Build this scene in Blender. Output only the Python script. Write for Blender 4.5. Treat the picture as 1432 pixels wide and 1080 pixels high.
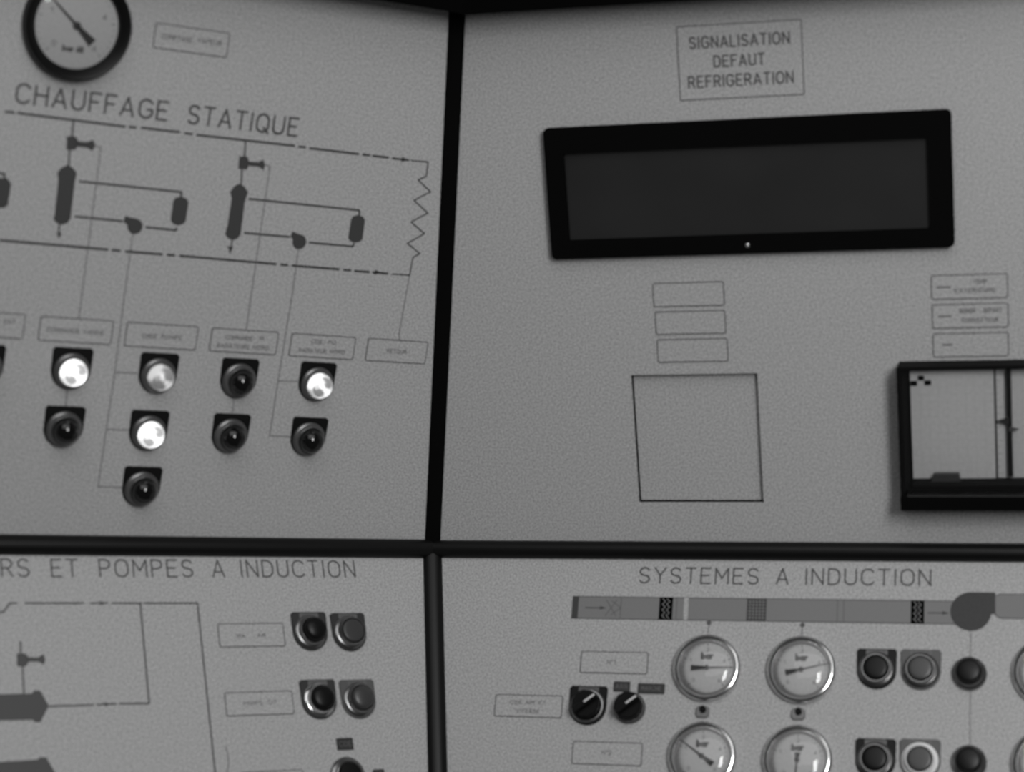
import bpy, bmesh, math
from math import sin, cos, pi, radians as R
from mathutils import Vector as V, Matrix
for o in list(bpy.data.objects): bpy.data.objects.remove(o)
C = bpy.context.scene.collection
sc = bpy.context.scene

# ------------------------------------------------------------ camera, light, exposure
W, H, F = 1432, 1080, 2917.37                     # frame and focal length in pixels
PITCH, ROLL = 0.08248271, -0.00774873
CAMPOS = V((0, 0, 1.55))
CR = Matrix.Rotation(PITCH, 3, 'X') @ Matrix.Rotation(ROLL, 3, 'Y')   # columns: right, forward, up
right, fwd, up = CR.col[0], CR.col[1], CR.col[2]
cd = bpy.data.cameras.new('camera'); cam = bpy.data.objects.new('camera', cd); C.objects.link(cam)
m = Matrix((right, up, -fwd)).transposed().to_4x4(); m.translation = CAMPOS
cam.matrix_world = m
cd.sensor_width = 36; cd.lens = F / W * 36
cd.clip_start = 0.05
cd.dof.use_dof = True; cd.dof.focus_distance = 2.42; cd.dof.aperture_fstop = 5.0
sc.camera = cam
sc.view_settings.view_transform = 'Standard'; sc.view_settings.look = 'None'
sc.view_settings.gamma = 1; sc.view_settings.use_curve_mapping = False
sc.view_settings.exposure = 0.0
wd = bpy.data.worlds.new('room'); sc.world = wd; wd.use_nodes = True
bg = wd.node_tree.nodes['Background']; bg.inputs[0].default_value = (1, 1, 1, 1); bg.inputs[1].default_value = 0.05

def area(name, loc, target, sx, sy, power, spin=0):
    l = bpy.data.lights.new(name, 'AREA'); l.shape = 'RECTANGLE'; l.size = sx; l.size_y = sy; l.energy = power
    o = bpy.data.objects.new(name, l); C.objects.link(o)
    o.location = loc
    q = (V(target) - V(loc)).to_track_quat('-Z', 'Y'); o.rotation_euler = (q.to_matrix() @ Matrix.Rotation(spin, 3, 'Z')).to_euler()
    return o
area('lamp_by_camera', (0.66, -0.10, 2.0), (0.1, 2.1, 1.50), 0.40, 0.8, 20)
area('ceiling_light', (0.2, -0.2, 3.2), (0.1, 2.1, 1.45), 2.6, 1.8, 21)

# ------------------------------------------------------------ panel planes (two desks wrapped round a corner, upper faces leaning out, lower faces leaning back)
YL, YR, TU, TL = 0.53837864, 0.26558734, 0.32129798, 0.31522515
def ray(x, y): return CR @ V(((x - W/2)/F, 1, -(y - H/2)/F))
NODE = ray(604, 768) * 2.1                        # the corner where the four panels meet, camera at origin
def frame(h, t):
    back = V((0, 0, 1)).cross(h)
    u = -(-cos(t) * V((0, 0, 1)) + sin(t) * back)
    return h, u, h.cross(u)
hL, hR = V((cos(YL), sin(YL), 0)), V((cos(YR), -sin(YR), 0))
FR = {'UL': frame(hL, TU), 'UR': frame(hR, TU), 'LL': frame(hL, -TL), 'LR': frame(hR, -TL)}
M = {}
for k, (a, b, c) in FR.items():
    mm = Matrix((a, b, c)).transposed().to_4x4(); mm.translation = NODE + CAMPOS; M[k] = mm
MM = 0.001
def P(k, x, y, z=0):
    "point of the photograph on the plane z mm in front of panel k -> (u, v) in mm on that panel"
    h, u, n = FR[k]; d = ray(x, y); o = NODE + n * (z * MM)
    p = d * (o.dot(n) / d.dot(n)) - o
    return V((p.dot(h), p.dot(u))) * 1000

# ------------------------------------------------------------ materials
def mat(name, v, rough=0.5, metal=0.0, spec=0.5, noise=0, nscale=400, bump=0, coat=0):
    ma = bpy.data.materials.new(name); ma.use_nodes = True
    nt = ma.node_tree; b = nt.nodes['Principled BSDF']
    b.inputs['Base Color'].default_value = (v, v, v, 1); b.inputs['Roughness'].default_value = rough
    b.inputs['Metallic'].default_value = metal; b.inputs['Specular IOR Level'].default_value = spec
    b.inputs['Coat Weight'].default_value = coat
    tc = nt.nodes.new('ShaderNodeTexCoord'); n = nt.nodes.new('ShaderNodeTexNoise')
    n.inputs['Scale'].default_value = nscale; n.inputs['Detail'].default_value = 1.5; n.noise_dimensions = '2D'
    nt.links.new(tc.outputs['Object'], n.inputs['Vector'])
    mr = nt.nodes.new('ShaderNodeMapRange'); mr.inputs[1].default_value = .25; mr.inputs[2].default_value = .75
    mr.inputs[3].default_value = v * (1 - noise); mr.inputs[4].default_value = v * (1 + noise)
    nt.links.new(n.outputs['Fac'], mr.inputs[0]); nt.links.new(mr.outputs[0], b.inputs['Base Color'])
    if bump:
        bp = nt.nodes.new('ShaderNodeBump'); bp.inputs['Strength'].default_value = bump; bp.inputs['Distance'].default_value = 0.001
        nt.links.new(n.outputs['Fac'], bp.inputs['Height']); nt.links.new(bp.outputs[0], b.inputs['Normal'])
    return ma
def glass(name, refl=1.0, tint=1.0):
    ma = bpy.data.materials.new(name); ma.use_nodes = True; nt = ma.node_tree; nt.nodes.clear()
    o = nt.nodes.new('ShaderNodeOutputMaterial'); mx = nt.nodes.new('ShaderNodeMixShader')
    tr = nt.nodes.new('ShaderNodeBsdfTransparent'); tr.inputs[0].default_value = (tint, tint, tint, 1)
    g = nt.nodes.new('ShaderNodeBsdfGlossy'); g.inputs['Roughness'].default_value = 0.03; g.inputs[0].default_value = (refl, refl, refl, 1)
    f = nt.nodes.new('ShaderNodeFresnel'); f.inputs[0].default_value = 1.45
    nt.links.new(f.outputs[0], mx.inputs[0]); nt.links.new(tr.outputs[0], mx.inputs[1]); nt.links.new(g.outputs[0], mx.inputs[2])
    nt.links.new(mx.outputs[0], o.inputs[0]); return ma
def lit(name, lo, hi, turn, width):
    "lit lamp cap: the bulb shows through the facets as a bright bow tie"
    ma = bpy.data.materials.new(name); ma.use_nodes = True; nt = ma.node_tree; b = nt.nodes['Principled BSDF']
    b.inputs['Base Color'].default_value = (.3, .3, .3, 1); b.inputs['Roughness'].default_value = .2
    L = nt.links.new
    def mth(op, a, c=None):
        n = nt.nodes.new('ShaderNodeMath'); n.operation = op
        for i, q in enumerate((a, c)):
            if q is None: continue
            if isinstance(q, (int, float)): n.inputs[i].default_value = q
            else: L(q, n.inputs[i])
        return n.outputs[0]
    tc = nt.nodes.new('ShaderNodeTexCoord'); sp = nt.nodes.new('ShaderNodeSeparateXYZ'); L(tc.outputs['Object'], sp.inputs[0])
    ang = mth('ARCTAN2', sp.outputs[1], sp.outputs[0])
    c2 = mth('COSINE', mth('MULTIPLY', mth('SUBTRACT', ang, turn), 2.0))
    rr = mth('SQRT', mth('ADD', mth('MULTIPLY', sp.outputs[0], sp.outputs[0]), mth('MULTIPLY', sp.outputs[1], sp.outputs[1])))
    core = mth('MULTIPLY', mth('LESS_THAN', rr, 0.003), 0.9)
    rim = mth('MULTIPLY', mth('GREATER_THAN', rr, 0.0098), 0.75)
    nz = nt.nodes.new('ShaderNodeTexNoise'); nz.inputs['Scale'].default_value = 260; L(tc.outputs['Object'], nz.inputs['Vector'])
    s = mth('ADD', mth('ADD', mth('ADD', c2, core), rim), mth('MULTIPLY', mth('SUBTRACT', nz.outputs['Fac'], .5), 2.2))
    mr = nt.nodes.new('ShaderNodeMapRange'); mr.inputs[1].default_value = -width; mr.inputs[2].default_value = 1 - width * .3
    mr.inputs[3].default_value = lo; mr.inputs[4].default_value = hi; L(s, mr.inputs[0])
    b.inputs['Emission Color'].default_value = (1, 1, 1, 1)
    dx = mth('SUBTRACT', sp.outputs[0], .0092); dy = mth('ADD', sp.outputs[1], .0066)
    dd = mth('ADD', mth('MULTIPLY', dx, dx), mth('MULTIPLY', dy, dy))
    hot = mth('MULTIPLY', mth('EXPONENT', mth('MULTIPLY', dd, -1/(.0022**2))), hi * .9)
    L(mth('ADD', mr.outputs[0], hot), b.inputs['Emission Strength'])
    return ma
PAINT = .40
m_panel = mat('panel_paint', PAINT, .55, noise=.38, nscale=680, spec=.3)
m_line_dark = mat('dark_line_paint', .030, .6, spec=.2)
m_line_mid = mat('grey_line_paint', .10, .6, spec=.2)
m_line_thin = mat('pale_line_paint', .19, .6, spec=.2)
m_letter = mat('engraved_letter_paint', .09, .6, spec=.2)
m_letter_small = mat('small_letter_paint', .17, .6, spec=.2)
m_border = mat('plate_border_paint', .06, .6, spec=.2)
m_tank = mat('tank_fill_paint', .050, .55, spec=.3)
m_tank_low = mat('lower_tank_fill_paint', .075, .55, spec=.3)
m_duct = mat('duct_fill_paint', .20, .55, spec=.3, noise=.06, nscale=800)
m_duct_edge = mat('duct_edge_paint', .10, .55, spec=.3)
m_fan = mat('fan_fill_paint', .045, .55, spec=.3, noise=.1)
m_rubber = mat('black_trim_rubber', .004, .4, spec=.25)
m_hood = mat('hood_black_paint', .003, .9, spec=.0)
m_black = mat('black_plastic', .005, .45, spec=.2)
m_matt = mat('matt_black_plastic', .003, .8, spec=.03)
m_knob = mat('knob_black_plastic', .003, .5, spec=.15)
m_lens_off = mat('dark_lamp_lens', .004, .07, spec=.55)
m_collar_dark = mat('dark_metal_collar', .17, .32, metal=.75)
m_chrome = mat('satin_chrome', .26, .28, metal=1)
m_bezel = mat('polished_bezel', .75, .16, metal=1)
m_chrome_bright = mat('bright_chrome', .6, .18, metal=1)
m_greyplate = mat('grey_legend_plastic', .085, .5)
m_greyplate_dark = mat('dark_legend_plastic', .022, .5)
m_legend = mat('legend_strip_grey', .11, .5)
m_button_grey = mat('grey_button_plastic', .045, .35)
m_button_black = mat('black_button_plastic', .004, .38, spec=.25)
m_dial = mat('dial_face_enamel', .42, .5, noise=.08, nscale=500)
m_mark = mat('dial_marking_ink', .10, .6)
m_needle = mat('needle_black', .012, .5)
m_smoke = mat('smoked_display_window', .022, .28, spec=.5, noise=.1, nscale=12)
m_paper = mat('chart_paper', .50, .7, noise=.06, nscale=300)
m_case = mat('recorder_case_plastic', .006, .4, spec=.2)
m_case_matt = mat('recorder_case_dull_plastic', .005, .6, spec=.06)
m_white = mat('white_pointer_paint', .65, .5)
m_glass = glass('clear_glass')
m_white_ring = mat('white_plastic_ring', .8, .3)
m_lit_bright = lit('lamp_cap_lit_bright', .35, 1.5, R(140), .7)
m_lit_mid = lit('lamp_cap_lit', .12, 1.1, R(140), .45)
m_lit_dim = lit('lamp_cap_lit_dim', .06, .5, R(140), .1)

# ------------------------------------------------------------ mesh helpers (all in mm)
def new(): return bmesh.new()
def link(name, bm, ma, parent=None, smooth=False):
    bmesh.ops.recalc_face_normals(bm, faces=bm.faces)
    me = bpy.data.meshes.new(name); bm.to_mesh(me); bm.free()
    me.transform(Matrix.Scale(MM, 4)); me.materials.append(ma)
    if smooth:
        for p in me.polygons: p.use_smooth = True
        me.set_sharp_from_angle(angle=R(38))
    o = bpy.data.objects.new(name, me); C.objects.link(o)
    if parent: o.parent = parent
    return o
def prism(bm, poly, z0, z1, ch=0):
    n = len(poly); cx = sum(p[0] for p in poly)/n; cy = sum(p[1] for p in poly)/n
    rings = [(poly, z0)]
    if ch:
        rings.append((poly, z1 - ch))
        q = []
        for i in range(n):                        # offset inward along the vertex normals
            a, b, c = V(poly[i-1][:2]), V(poly[i][:2]), V(poly[(i+1) % n][:2])
            d = ((b-a).normalized() - (b-c).normalized() * -1)
            t = ((b-a).normalized() + (c-b).normalized()).normalized(); nn = V((-t.y, t.x))
            if nn.dot(V((cx, cy)) - b) < 0: nn = -nn
            q.append(b + nn * ch)
        rings.append((q, z1))
    else: rings.append((poly, z1))
    vs = [[bm.verts.new((p[0], p[1], z)) for p in r] for r, z in rings]
    for a, b in zip(vs, vs[1:]):
        for i in range(n): bm.faces.new((a[i], a[(i+1) % n], b[(i+1) % n], b[i]))
    bm.faces.new(vs[0][::-1]); bm.faces.new(vs[-1])
def box(bm, x0, x1, y0, y1, z0, z1, ch=0): prism(bm, [(x0, y0), (x1, y0), (x1, y1), (x0, y1)], z0, z1, ch)
def lathe(bm, prof, cx=0, cy=0, n=48):
    rows = []
    for r, z in prof:
        if r < 1e-6: rows.append([bm.verts.new((cx, cy, z))])
        else: rows.append([bm.verts.new((cx + r*cos(2*pi*i/n), cy + r*sin(2*pi*i/n), z)) for i in range(n)])
    for a, b in zip(rows, rows[1:]):
        for i in range(n):
            j = (i+1) % n
            if len(a) == 1: bm.faces.new((a[0], b[i], b[j]))
            elif len(b) == 1: bm.faces.new((a[i], a[j], b[0]))
            else: bm.faces.new((a[i], a[j], b[j], b[i]))
def rrect(w, h, r, cx=0, cy=0, n=5):
    out = []
    for sx, sy, a0 in ((1, 1, 0), (-1, 1, 90), (-1, -1, 180), (1, -1, 270)):
        for i in range(n+1):
            a = R(a0 + 90*i/n); out.append((cx + sx*(w/2-r) + r*cos(a), cy + sy*(h/2-r) + r*sin(a)))
    return out
def ring(bm, outer, inner, z0, z1):
    n = len(outer)
    A = [[bm.verts.new((*p, z)) for p in q] for q, z in ((outer, z0), (outer, z1), (inner, z1), (inner, z0))]
    for a, b in zip(A, A[1:] + A[:1]):
        for i in range(n): bm.faces.new((a[i], a[(i+1) % n], b[(i+1) % n], b[i]))
def stroke(bm, pts, w, z=0.25, cap=True):
    pts = [V(p[:2]) for p in pts]
    for a, b in zip(pts, pts[1:]):
        d = b - a
        if d.length < 1e-6: continue
        d.normalize(); n = V((-d.y, d.x)) * w/2
        bm.faces.new([bm.verts.new((p.x, p.y, z)) for p in (a-n, b-n, b+n, a+n)])
    js = pts if cap else pts[1:-1]
    for p in js:
        bm.faces.new([bm.verts.new((p.x + w/2*cos(2*pi*i/8), p.y + w/2*sin(2*pi*i/8), z)) for i in range(8)])
def flat(bm, poly, z=0.25): bm.faces.new([bm.verts.new((p[0], p[1], z)) for p in poly])

# stroke alphabet, capital height 1
def arc(cx, cy, rx, ry, a0, a1, n=8): return [(cx + rx*cos(R(a0 + (a1-a0)*i/n)), cy + ry*sin(R(a0 + (a1-a0)*i/n))) for i in range(n+1)]
G = {
 'A': (.66, [[(0, 0), (.33, 1), (.66, 0)], [(.11, .3), (.55, .3)]]),
 'B': (.55, [[(0, 0), (0, 1), (.3, 1)] + arc(.3, .76, .23, .24, 90, -90) + [(0, .52), (.3, .52)] + arc(.3, .26, .25, .26, 90, -90) + [(0, 0)]]),
 'C': (.62, [arc(.34, .66, .34, .34, 30, 180, 6) + arc(.34, .34, .34, .34, 180, 330, 6)]),
 'D': (.58, [[(0, 0), (0, 1), (.22, 1)] + arc(.22, .64, .36, .36, 90, 0, 5) + arc(.22, .36, .36, .36, 0, -90, 5) + [(0, 0)]]),
 'E': (.52, [[(.52, 0), (0, 0), (0, 1), (.52, 1)], [(0, .52), (.42, .52)]]),
 'F': (.5, [[(0, 0), (0, 1), (.5, 1)], [(0, .52), (.4, .52)]]),
 'G': (.64, [arc(.34, .66, .34, .34, 30, 180, 6) + arc(.34, .34, .34, .34, 180, 360, 8) + [(.66, .46), (.4, .46)]]),
 'H': (.6, [[(0, 0), (0, 1)], [(.6, 0), (.6, 1)], [(0, .52), (.6, .52)]]),
 'I': (.04, [[(.02, 0), (.02, 1)]]),
 'L': (.48, [[(0, 1), (0, 0), (.48, 0)]]),
 'M': (.7, [[(0, 0), (0, 1), (.35, .35), (.7, 1), (.7, 0)]]),
 'N': (.6, [[(0, 0), (0, 1), (.6, 0), (.6, 1)]]),
 'O': (.66, [arc(.33, .67, .33, .33, 0, 180, 8) + arc(.33, .33, .33, .33, 180, 360, 8) + [(.66, .67)]]),
 'P': (.54, [[(0, 0), (0, 1), (.28, 1)] + arc(.28, .74, .26, .26, 90, -90) + [(0, .48)]]),
 'Q': (.66, [arc(.33, .67, .33, .33, 0, 180, 8) + arc(.33, .33, .33, .33, 180, 360, 8) + [(.66, .67)], [(.4, .25), (.68, -.04)]]),
 'R': (.56, [[(0, 0), (0, 1), (.28, 1)] + arc(.28, .74, .26, .26, 90, -90) + [(0, .48)], [(.28, .48), (.56, 0)]]),
 'S': (.56, [arc(.28, .75, .27, .25, 25, 270, 8) + arc(.28, .25, .28, .25, 90, -155, 8)]),
 'T': (.56, [[(0, 1), (.56, 1)], [(.28, 1), (.28, 0)]]),
 'U': (.6, [[(0, 1), (0, .3)] + arc(.3, .3, .3, .3, 180, 360, 8) + [(.6, 1)]]),
 'V': (.62, [[(0, 1), (.31, 0), (.62, 1)]]),
 'X': (.6, [[(0, 0), (.6, 1)], [(0, 1), (.6, 0)]]),
 'Y': (.62, [[(0, 1), (.31, .5), (.62, 1)], [(.31, .5), (.31, 0)]]),
 'b': (.5, [[(0, 1), (0, 0)], arc(.25, .3, .25, .3, 0, 360, 10)]),
 'a': (.5, [[(.5, .6), (.5, 0)], arc(.25, .3, .25, .3, 0, 360, 10)]),
 'r': (.32, [[(0, .6), (0, 0)], arc(.2, .35, .2, .25, 180, 60, 4)]),
 'N°': (0, []), '°': (.2, [arc(.1, .85, .1, .12, 0, 360, 8)]),
 '1': (.25, [[(0, .75), (.2, 1), (.2, 0)]]), '2': (.5, [arc(.25, .72, .25, .28, 160, -30, 7) + [(0, 0), (.5, 0)]]),
 '0': (.5, [arc(.25, .5, .25, .5, 0, 360, 14)]), '4': (.5, [[(.4, 0), (.4, 1), (0, .3), (.5, .3)]]), '6': (.5, [arc(.25, .3, .25, .3, 0, 360, 10), [(.02, .4), (.35, 1)]]),
 '.': (.04, [[(.02, 0), (.02, .04)]]), ' ': (.4, []),
}
def text(bm, s, x, y, width, h, w, z=0.25, gap=.3):
    nat = sum(G[c][0] for c in s) + gap * (len(s)-1); k = width / (nat * h)
    cx = 0
    for c in s:
        gw, ls = G[c]
        for l in ls: stroke(bm, [(x + (cx+px)*h*k, y + py*h) for px, py in l], w, z)
        cx += gw + gap
def wordpx(bm, k, s, a, b, h, w, org=V((0, 0)), z=0.25):
    "one word whose base line runs from pixel a to pixel b"
    p, q = P(k, *a), P(k, *b); y = (p.y+q.y)/2
    text(bm, s, p.x + w/2 - org.x, y - org.y, q.x - p.x - w, h, w, z)

# ------------------------------------------------------------ properties
def tag(o, label, cat, group=None):
    o['label'] = label; o['category'] = cat
    if group: o['group'] = group
    return o
def root(name, k, uv, label, cat, group=None):
    o = bpy.data.objects.new(name, None); C.objects.link(o); o.empty_display_size = .01
    o.matrix_world = M[k] @ Matrix.Translation((uv[0]*MM, uv[1]*MM, 0))
    return tag(o, label, cat, group)
def zm(ox, oy, s): return lambda pts: [(ox + x/s, oy + y/s) for x, y in pts]

# ------------------------------------------------------------ the panels
SU, SL = 0.1342562, 0.1318041                     # how far each seam leans in its panels
TOP, BOT, OUT = 560, -330, 720
def panel(k, label):
    r = root('control_panel', k, (0, 0), label, 'control panel', 'sheet metal panels of the console'); bm = new()
    if k == 'UL': prism(bm, [(-OUT, 0), (0, 0), (-SU*TOP, TOP), (-OUT, TOP)], -3, 0)
    if k == 'LL': prism(bm, [(-OUT, 0), (0, 0), (SL*BOT, BOT), (-OUT, BOT)], -3, 0)
    if k == 'LR': prism(bm, [(OUT, 0), (0, 0), (-SL*BOT, BOT), (OUT, BOT)], -3, 0)
    if k == 'UR':
        outer = [(0, 0), (OUT, 0), (OUT, TOP), (SU*TOP, TOP)]
        x0, y0, x1, y1 = HOLE; inner = [(x0, y0), (x1, y0), (x1, y1), (x0, y1)]
        ring(bm, outer, inner, -3, 0)
    link('face_sheet', bm, m_panel, r); return r
c = [P('UR', 882, 525), P('UR', 1058.7, 521.7), P('UR', 1068.4, 703.2), P('UR', 894, 703.8)]
HOLE = ((c[0].x+c[3].x)/2, (c[2].y+c[3].y)/2, (c[1].x+c[2].x)/2, (c[0].y+c[1].y)/2)
pUL = panel('UL', 'upper grey metal panel lettered CHAUFFAGE STATIQUE with heating diagram')
pUR = panel('UR', 'upper grey metal panel holding the long black display and chart recorder')
pLL = panel('LL', 'lower grey metal panel lettered ET POMPES A INDUCTION with pipe diagram')
pLR = panel('LR', 'lower grey metal panel lettered SYSTEMES A INDUCTION with air duct diagram')

# black rubber trim over the seams, hood over the top
def bar(name, p0, p1, n, w, h, lift=0.0, ma=None):
    bm = new(); d = (p1-p0).normalized(); s = d.cross(n).normalized(); n = s.cross(d).normalized(); N = 14
    prof = [(-w/2, -4)] + [(-w/2*cos(pi*i/N), lift + h*sin(pi*i/N)) for i in range(N+1)] + [(w/2, -4)]
    rows = [[bm.verts.new((p*1000) + s*a + n*b) for a, b in prof] for p in (p0, p1)]
    for i in range(len(prof)): bm.faces.new((rows[0][i], rows[0][(i+1) % len(prof)], rows[1][(i+1) % len(prof)], rows[1][i]))
    bm.faces.new(rows[0]); bm.faces.new(rows[1])
    o = link(name, bm, ma or m_rubber, smooth=True); o['kind'] = 'structure'; return o
def wp(k, u, v, z=0): return M[k] @ V((u*MM, v*MM, z*MM))
nrm = {k: FR[k][2] for k in FR}
bar('trim_1', wp('UL', 0, 0), wp('UL', -SU*TOP, TOP), (nrm['UL']+nrm['UR']).normalized(), 21, 5, ma=m_matt)
bar('trim_2', wp('LL', 0, 0), wp('LL', SL*BOT, BOT), (nrm['LL']+nrm['LR']).normalized(), 22, 8)
bar('trim_3', wp('UL', -OUT, 0), wp('UL', 3, 0), (nrm['UL']+nrm['LL']).normalized(), 19.5, 9, 1)
bar('trim_4', wp('UR', -3, 0), wp('UR', OUT, 0), (nrm['UR']+nrm['LR']).normalized(), 18.5, 9, 1)
HD = 45                                           # how far the hood stands out
for i, (k, p, q) in enumerate((('UL', (524, 0), (628, 15.6)), ('UR', (657, 18.5), (1000, 1)))):
    v = (P(k, *p, HD).y + P(k, *q, HD).y)/2
    s_ = -1 if k == 'UL' else 1; lean = .4142 * 1.02   # the two boxes meet on the bisecting plane
    bm = new(); vs = []
    for z in (-3, HD):
        for vv in (v, v + 110):
            for far in (0, 1):
                h_, u_, n_ = FR[k]; o_ = FR['UR' if k == 'UL' else 'UL'][2]
                x = s_*OUT if far else (z*(1 - o_.dot(n_)) - vv*o_.dot(u_))/o_.dot(h_)
                vs.append(bm.verts.new((x, vv, z)))
    for f in ((0, 1, 3, 2), (4, 5, 7, 6), (0, 1, 5, 4), (2, 3, 7, 6), (0, 2, 6, 4), (1, 3, 7, 5)): bm.faces.new([vs[t] for t in f])
    o = link('trim_%d' % (5+i), bm, m_hood); o.matrix_world = M[k]; o['kind'] = 'structure'

# ------------------------------------------------------------ mimic diagram of the upper panel
def part(name, k, parent, fn, ma):
    bm = new(); fn(bm); return link(name, bm, ma, parent)
def seg(k, pts, w, z=.25): return lambda bm: stroke(bm, [P(k, *p) for p in pts], w, z)
def poly(k, pts, z=.3):
    def f(bm): prism(bm, [P(k, *p) for p in pts], 0, z)
    return f
def multi(*fs):
    def f(bm):
        for g in fs: g(bm)
    return f
def text_part(parent, k, words, ma=None, w=1.9):
    bm = new()
    for s, a, b, h in words: wordpx(bm, k, s, a, b, h, w)
    return link('lettering', bm, ma or m_letter, parent)
text_part(pUL, 'UL', [('CHAUFFAGE', (20, 143.7), (234, 167.4), 16.0), ('STATIQUE', (261, 172.2), (416, 190), 16.0)], w=2.1)
text_part(pLL, 'LL', [('RS', (1.5, 806.5), (42, 806.5), 16.2), ('ET', (71.8, 806.7), (110, 806.7), 16.2), ('POMPES', (139, 806.8), (271, 806.8), 16.2),
                      ('A', (297, 807), (315, 807), 16.2), ('INDUCTION', (337, 807), (497.8, 807), 16.2)], w=1.6)
text_part(pLR, 'LR', [('SYSTEMES', (893, 815.8), (1061, 816.6), 15.4), ('A', (1085, 817), (1102.8, 817), 15.4), ('INDUCTION', (1125.6, 817.6), (1302.5, 818.9), 15.4)], w=1.6)

z2, z3 = zm(0, 120, 4.2118), zm(300, 120, 3.857)
def dashes(name, k, parent, runs, w, ma): part(name, k, parent, multi(*[seg(k, r, w) for r in runs]), ma)
top = [z2([(35, 153), (80, 157)]), [(25, 158), (174.5, 177)], [(181, 177.3), (190, 178.3)], [(198, 178.6), (250.6, 184.8)], [(259, 186.5), (268.4, 187.5)],
       [(275.5, 188.7), (411.5, 203.9)], [(418, 205.1), (427, 206)], [(433.5, 207.2), (501, 215.4)], [(507.4, 216.2), (516.5, 217.2)],
       [(521.7, 218), (542.4, 220.3)], [(549, 221.4), (571, 224)]]
dashes('dashed_pipe_line', 'UL', pUL, top, 2.0, m_line_dark)
low = [[(1, 336.2), (3, 336.4)], z2([(25, 912), (632, 965)]), z2([(662, 968), (706, 972)]), z2([(742, 976), (952, 993)]), z2([(987, 996), (1025, 999)]),
       [(251.7, 357.8), (385.5, 369.4)], z3([(358, 965), (392, 968)]), z3([(420, 970), (670, 990)]), z3([(698, 993), (733, 996)]),
       z3([(757, 999), (833, 1005)]), z3([(855, 1007), (932, 1013)])]
dashes('dashed_pipe_line', 'UL', pUL, low, 2.1, m_line_dark)
def arrow(k, tip, back, w):
    a, b = P(k, *tip), P(k, *back); d = (a-b).normalized(); n = V((-d.y, d.x))
    def f(bm): prism(bm, [a, b + n*w/2, b - n*w/2], 0, .35)
    return f
part('flow_arrow', 'UL', pUL, arrow('UL', (571, 224), (562, 222.9), 4.6), m_line_dark)
part('flow_arrow', 'UL', pUL, arrow('UL', (534, 381.6), (524, 380.8), 4.6), m_line_dark)
part('resistor_symbol', 'UL', pUL, seg('UL', z3([(1060, 403), (1152, 411), (1142, 488), (1098, 508), (1165, 572), (1075, 618), (1150, 687), (1060, 735), (1132, 798), (1040, 850), (1107, 905), (1070, 925), (1052, 1022), (960, 1016)]), 1.25), m_line_dark)
part('link_line', 'UL', pUL, seg('UL', [(572.5, 386), (558, 466.6), (558, 475)], 1.1), m_line_thin)

def unit(zf, q):
    "one heater loop: valve, tall tank, pump, small tank and their pipes"
    part('valve_symbol', 'UL', pUL, multi(poly('UL', zf(q['blob'])), poly('UL', zf(q['neck']))), m_tank)
    part('tank_symbol', 'UL', pUL, poly('UL', zf(q['tank']), .5), m_tank)
    part('tank_symbol', 'UL', pUL, poly('UL', zf(q['small']), .5), m_tank)
    part('stem_line', 'UL', pUL, multi(*[seg('UL', zf(s), 1.9) for s in q['stems']]), m_line_mid)
    part('drain_arrow', 'UL', pUL, multi(seg('UL', zf(q['drain']), 1.5), poly('UL', zf(q['drop']))), m_tank)
    part('pipe_line', 'UL', pUL, multi(*[seg('UL', zf(s), 1.8) for s in q['pipes']]), m_line_dark)
    c, rad = P('UL', *zf([q['pump'][0]])[0]), q['pump'][1]
    f = P('UL', *zf([q['flare']])[0])
    def pf(bm):
        prism(bm, [(c.x + rad*cos(2*pi*i/20), c.y + rad*sin(2*pi*i/20)) for i in range(20)], 0, .5)
        prism(bm, [(f.x, f.y - 1.5), (f.x + .8, f.y + 3.6), (c.x, c.y + rad*.98), (c.x - 2, c.y - 3)], 0, .45)
    part('pump_symbol', 'UL', pUL, pf, m_tank)
unit(z2, dict(blob=[(393, 296), (443, 298), (458, 318), (455, 360), (440, 378), (390, 376)], neck=[(450, 326), (515, 332), (548, 318), (560, 350), (545, 384), (510, 364), (450, 358)],
     tank=[(400, 465), (430, 484), (452, 515), (440, 560), (415, 780), (400, 805), (366, 818), (335, 808), (314, 785), (322, 760), (343, 560), (338, 512), (362, 482)],
     small=[(1062, 652), (1096, 662), (1110, 686), (1094, 795), (1078, 815), (1046, 822), (1018, 812), (1005, 790), (1020, 680), (1034, 660)],
     stems=[[(432, 205), (424, 298)], [(410, 378), (403, 468)]], drain=[(350, 818), (346, 868)], drop=[(334, 864), (364, 866), (347, 904)],
     pipes=[[(470, 563), (1068, 626), (1067, 652)], [(442, 770), (718, 797)], [(860, 833), (1036, 852), (1038, 838)]],
     pump=[(795, 828), 7.0], flare=(728, 790)))
unit(z3, dict(blob=[(133, 380), (176, 382), (184, 400), (182, 436), (174, 452), (128, 448)], neck=[(180, 408), (238, 412), (262, 398), (272, 425), (264, 455), (236, 436), (180, 432)],
     tank=[(133, 528), (160, 542), (180, 574), (163, 622), (140, 800), (124, 824), (98, 832), (72, 822), (57, 800), (70, 750), (92, 610), (84, 572), (108, 540)],
     small=[(772, 697), (800, 706), (811, 724), (797, 828), (782, 842), (757, 846), (732, 838), (720, 822), (736, 722), (748, 704)],
     stems=[[(167, 298), (162, 382)], [(148, 450), (143, 530)]], drain=[(95, 830), (87, 876)], drop=[(70, 866), (100, 870), (84, 908)],
     pipes=[[(186, 610), (780, 672), (781, 698)], [(160, 794), (404, 815)], [(512, 846), (746, 867), (750, 852)]],
     pump=[(457, 842), 7.0], flare=(412, 806)))
part('tank_symbol', 'UL', pUL, poly('UL', z2([(-70, 540), (45, 546), (65, 578), (46, 700), (20, 720), (-70, 712)]), .5), m_tank)
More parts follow.
